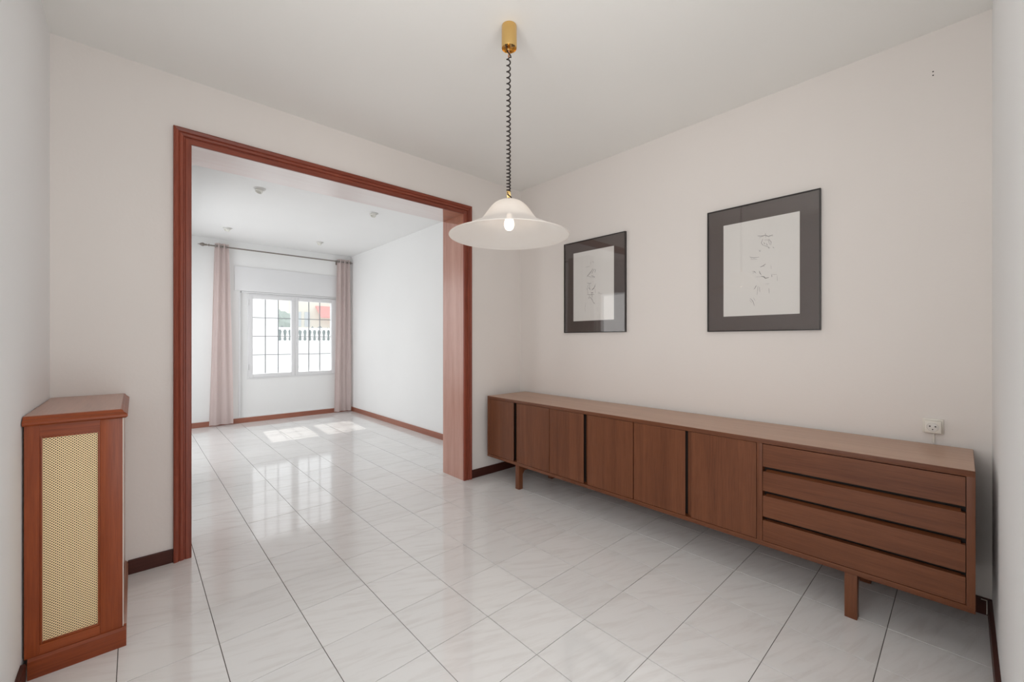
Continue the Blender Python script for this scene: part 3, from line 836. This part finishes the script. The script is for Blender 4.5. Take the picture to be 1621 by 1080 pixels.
def strokes_from(ox, oy, sc, items):
    return [(m, w, [(ox + a / sc, oy + b / sc) for a, b in pl]) for m, w, pl in items]
I, K = 'ink', 'ink_dark'
s2 = strokes_from(1130, 330, 6.0, [
    (I, .0022, [(415, 262), (450, 264), (490, 255), (520, 268), (560, 250)]), (I, .0018, [(490, 235), (495, 275)]), (I, .0014, [(430, 280), (470, 265)]), (I, .0014, [(520, 255), (565, 262)]),
    (I, .0016, [(465, 290), (450, 330), (470, 350)]), (K, .0022, [(475, 325), (485, 340)]), (K, .0024, [(500, 335), (508, 352)]), (K, .0020, [(515, 365), (525, 382)]), (I, .0016, [(520, 290), (545, 320), (540, 350)]),
    (K, .0018, [(560, 365), (572, 378)]), (I, .0013, [(480, 300), (520, 300), (530, 345)]), (I, .0013, [(455, 345), (500, 360), (535, 375)]),
    (K, .0022, [(432, 402), (440, 412)]), (I, .0012, [(420, 395), (450, 400)]), (I, .0018, [(345, 462), (380, 470), (430, 462)]), (I, .0014, [(350, 485), (410, 482)]), (I, .0012, [(340, 455), (360, 480)]),
    (I, .0026, [(440, 558), (465, 548), (492, 528)]), (I, .0014, [(470, 540), (480, 555)]), (I, .0018, [(365, 600), (385, 598), (400, 615)]), (I, .0016, [(370, 615), (390, 605)]),
    (K, .0020, [(432, 595), (438, 615), (450, 632)]), (K, .0028, [(450, 645), (475, 650), (490, 664), (522, 656)]), (I, .0014, [(400, 650), (450, 648)]), (K, .0026, [(550, 632), (552, 650)]), (I, .0012, [(545, 625), (600, 628)]),
    (I, .0014, [(490, 720), (525, 716)]), (I, .0022, [(405, 732), (388, 765)]), (I, .0018, [(420, 740), (410, 820)]), (I, .0018, [(432, 745), (438, 795)]), (I, .0016, [(380, 770), (400, 735)]), (I, .0020, [(522, 760), (526, 805)]),
    (I, .0018, [(345, 855), (370, 880), (385, 925)]), (I, .0014, [(340, 870), (360, 895)]), (I, .0014, [(375, 850), (392, 875)]), (I, .0011, [(600, 640), (605, 690)]), (I, .0010, [(540, 540), (548, 575)])])
s1 = strokes_from(885, 360, 6.17, [
    (I, .0020, [(310, 335), (308, 365)]), (I, .0016, [(325, 330), (340, 345)]), (I, .0014, [(260, 390), (300, 380)]), (K, .0026, [(330, 405), (310, 440)]), (K, .0022, [(345, 405), (320, 450)]), (K, .0022, [(350, 440), (355, 410)]),
    (K, .0024, [(310, 440), (275, 478), (300, 480)]), (K, .0022, [(315, 470), (350, 486)]), (I, .0016, [(300, 485), (345, 488)]), (I, .0016, [(290, 450), (320, 425)]), (I, .0018, [(275, 545), (300, 550), (315, 545)]), (I, .0020, [(295, 555), (300, 600)]),
    (K, .0024, [(355, 570), (335, 600), (320, 612)]), (K, .0022, [(288, 590), (305, 610)]), (I, .0018, [(355, 555), (345, 580)]), (K, .0034, [(312, 640), (332, 640)]), (K, .0020, [(320, 645), (322, 685)]), (I, .0018, [(275, 655), (300, 660), (345, 655)]),
    (K, .0030, [(285, 690), (297, 690)]), (I, .0018, [(290, 670), (320, 700), (335, 735)]), (K, .0026, [(335, 735), (348, 745)]), (I, .0014, [(380, 645), (420, 650)]), (K, .0016, [(385, 632), (395, 640)]),
    (I, .0014, [(250, 790), (258, 820)]), (I, .0012, [(260, 740), (255, 780)]), (I, .0010, [(375, 790), (378, 820)]), (I, .0012, [(285, 560), (275, 600), (283, 650)]), (I, .0012, [(350, 600), (356, 640)])])
s1 = [(m_, w_ * 1.35, pl) for m_, w_, pl in s1]
picture(2.425, 1.796, 1.322, 2.118, (2.323, 1.906, 1.424, 2.022), s1, 'black-framed ink drawing nearer the doorway, its glass mirroring the far room')
picture(1.165, 0.541, 1.312, 2.114, (1.064, 0.642, 1.410, 2.008), s2, 'black-framed ink drawing nearer the wall socket, with the lamp cord mirrored in its glass')

# ---------------------------------------------------------------- wall socket and old screw holes
so = thing('wall_socket', (XR, .100, .80), 'ivory surface-mounted wall socket above the right end of the sideboard', 'socket')
yc, zc = .098, .836
boxobj('base_plate', (XR - .014, XR - .0005, yc - .036, yc + .036, zc - .036, zc + .036), 'plastic', so, .003)
bm = bmesh.new(); box(bm, XR - .046, XR - .014, yc - .029, yc + .029, zc - .029, zc + .029, .004); sbx = obj('socket_box', bm, 'plastic', so, True)
bm = bmesh.new(); lathe(bm, [(.0215, -.0465), (.0200, -.0475), (.0190, -.0460), (.0185, -.0462), (.0005, -.0462)], (XR, yc, zc), 28, 'X'); obj('round_well', bm, 'porcelain', sbx, True)
bm = bmesh.new()
for dy, dz in ((.0095, .003), (-.0095, .003)): lathe(bm, [(.0032, -.0462), (.0028, -.0468), (.0002, -.0468)], (XR, yc + dy, zc + dz), 12, 'X')
lathe(bm, [(.0026, -.0462), (.0022, -.0470), (.0002, -.0470)], (XR, yc - .0, zc - .0115), 12, 'X')
obj('socket_hole', bm, 'hole', sbx, True)
boxobj('cable_strip', (XR - .008, XR - .0005, yc - .006, yc + .002, SZ1 + .004, zc - .036), 'plastic', so, .001)
for z in (2.565, 2.547):
    bm = bmesh.new(); lathe(bm, [(.0002, -.0016), (.0024, -.0016), (.0030, -.0002), (.0030, .003)], (XR, .098, z), 12, 'X')
    o = obj('wall_plug', bm, 'hole', None, True, (XR, .098, z))
    tag(o, 'small dark %s of two screw holes high on the right wall' % ('upper' if z > 2.55 else 'lower'), 'wall plug', 'screw holes high on the right wall')

# ---------------------------------------------------------------- outside the far window
g = boxobj('terrace_ground', (-14, 22, YF + T, 60, -.30, -.12), 'ext_ground'); struct(g)
# balcony slab over the window: shades the upper part of the sun
ov = struct(boxobj('balcony_slab', (-1.5, 5.0, YF + T, 8.76, 2.40, 2.62), 'ext_white'))
gw = thing('garden_wall', (3.05, 15, -.12), 'white rendered wall outside the left sash of the window', 'wall')
boxobj('wall_body', (1.2, 3.42, 14.9, 15.15, -.12, 3.6), 'ext_white', gw)
boxobj('coping', (1.17, 3.46, 14.86, 15.19, 3.6, 3.68), 'ext_white', gw, .01)
bal = thing('balustrade', (8.6, 24, -.12), 'white terrace balustrade seen through the far window', 'balustrade')
boxobj('retaining_wall', (4.8, 13.2, 24.0, 24.3, -.12, 1.18), 'ext_white', bal)
boxobj('plinth_rail', (4.8, 13.2, 23.95, 24.35, 1.18, 1.27), 'ext_white', bal)
boxobj('hand_rail', (4.8, 13.2, 23.95, 24.35, 1.86, 1.97), 'ext_white', bal)
bmp = bmesh.new(); lathe(bmp, [(.07, 0), (.07, .04), (.04, .07), (.075, .20), (.08, .26), (.045, .42), (.04, .50), (.07, .55), (.07, .59)], (0, 0, 0), 10)
mep = bpy.data.meshes.new('baluster'); bmp.to_mesh(mep); bmp.free(); mep.materials.append(M['ext_white'])
for k in range(34):
    o = bpy.data.objects.new('baluster', mep); COL.objects.link(o); o.parent = bal
    o.location = Vector((5.0 + k * .245, 24.15, 1.27)) - Vector(bal['_base'])
ho = thing('house', (12.5, 36, -.12), 'pale house with a red awning beyond the balustrade', 'house')
boxobj('house_wall', (9.0, 20.0, 36, 41, -.12, 7.2), 'ext_cream', ho)
boxobj('roof', (8.7, 20.3, 35.7, 41.3, 7.2, 7.5), 'ext_white', ho)
bm = bmesh.new(); prism(bm, [(36.0, 4.15), (36.0, 4.0), (34.6, 3.1), (34.6, 3.25)], 11.0, 14.2, 'X'); obj('awning', bm, 'ext_red', ho)
for x in (9.5, 10.15): boxobj('shutter', (x, x + .4, 35.94, 36, 2.4, 3.6), 'ext_grey', ho)
def bush(name, label, cx, cy, cz, rx, rz, cat):
    bm = bmesh.new()
    for k in range(9):
        t = bmesh.new(); bmesh.ops.create_icosphere(t, subdivisions=2, radius=1)
        for v in t.verts: v.co *= 1 + random.uniform(-.14, .14)
        a = random.uniform(0, 6.28); q = random.uniform(.15, .6)
        s = random.uniform(.4, .6)
        bmesh.ops.scale(t, vec=(rx * s, rx * s, rz * s), verts=t.verts[:])
        bmesh.ops.translate(t, vec=(cx + rx * q * math.cos(a), cy + rx * .6 * q * math.sin(a), cz + rz * random.uniform(-.3, .4)), verts=t.verts[:])
        merge(bm, t)
    root = thing(name, (cx, cy, -.12), label, cat)
    obj('foliage', bm, 'ext_green', root)
    bm = bmesh.new(); tube(bm, [(cx, cy, -.12), (cx + .05, cy, cz)], [.09, .05], 8); obj('trunk', bm, 'ext_grey', root)
hd = thing('hedge', (8.8, 26.6, -.12), 'low grey-green hedge right behind the balustrade', 'hedge')
bm = bmesh.new()
for k in range(40):
    t = bmesh.new(); bmesh.ops.create_icosphere(t, subdivisions=2, radius=1)
    for v in t.verts: v.co *= 1 + random.uniform(-.12, .12)
    bmesh.ops.scale(t, vec=(.34, .45, 1.12 + random.uniform(-.12, .12)), verts=t.verts[:])
    bmesh.ops.translate(t, vec=(4.4 + k * .235, 26.6 + random.uniform(-.1, .1), .96), verts=t.verts[:]); merge(bm, t)
obj('foliage', bm, 'ext_hedge', hd)
bush('shrub', 'pale green shrub behind the balustrade at its left', 6.9, 29, 2.3, 1.0, 1.3, 'shrub')
bush('shrub', 'small grey-green shrub behind the balustrade below the awning', 11.6, 31, 2.3, .9, .8, 'shrub')

for o in bpy.data.objects:
    if '_base' in o: del o['_base']
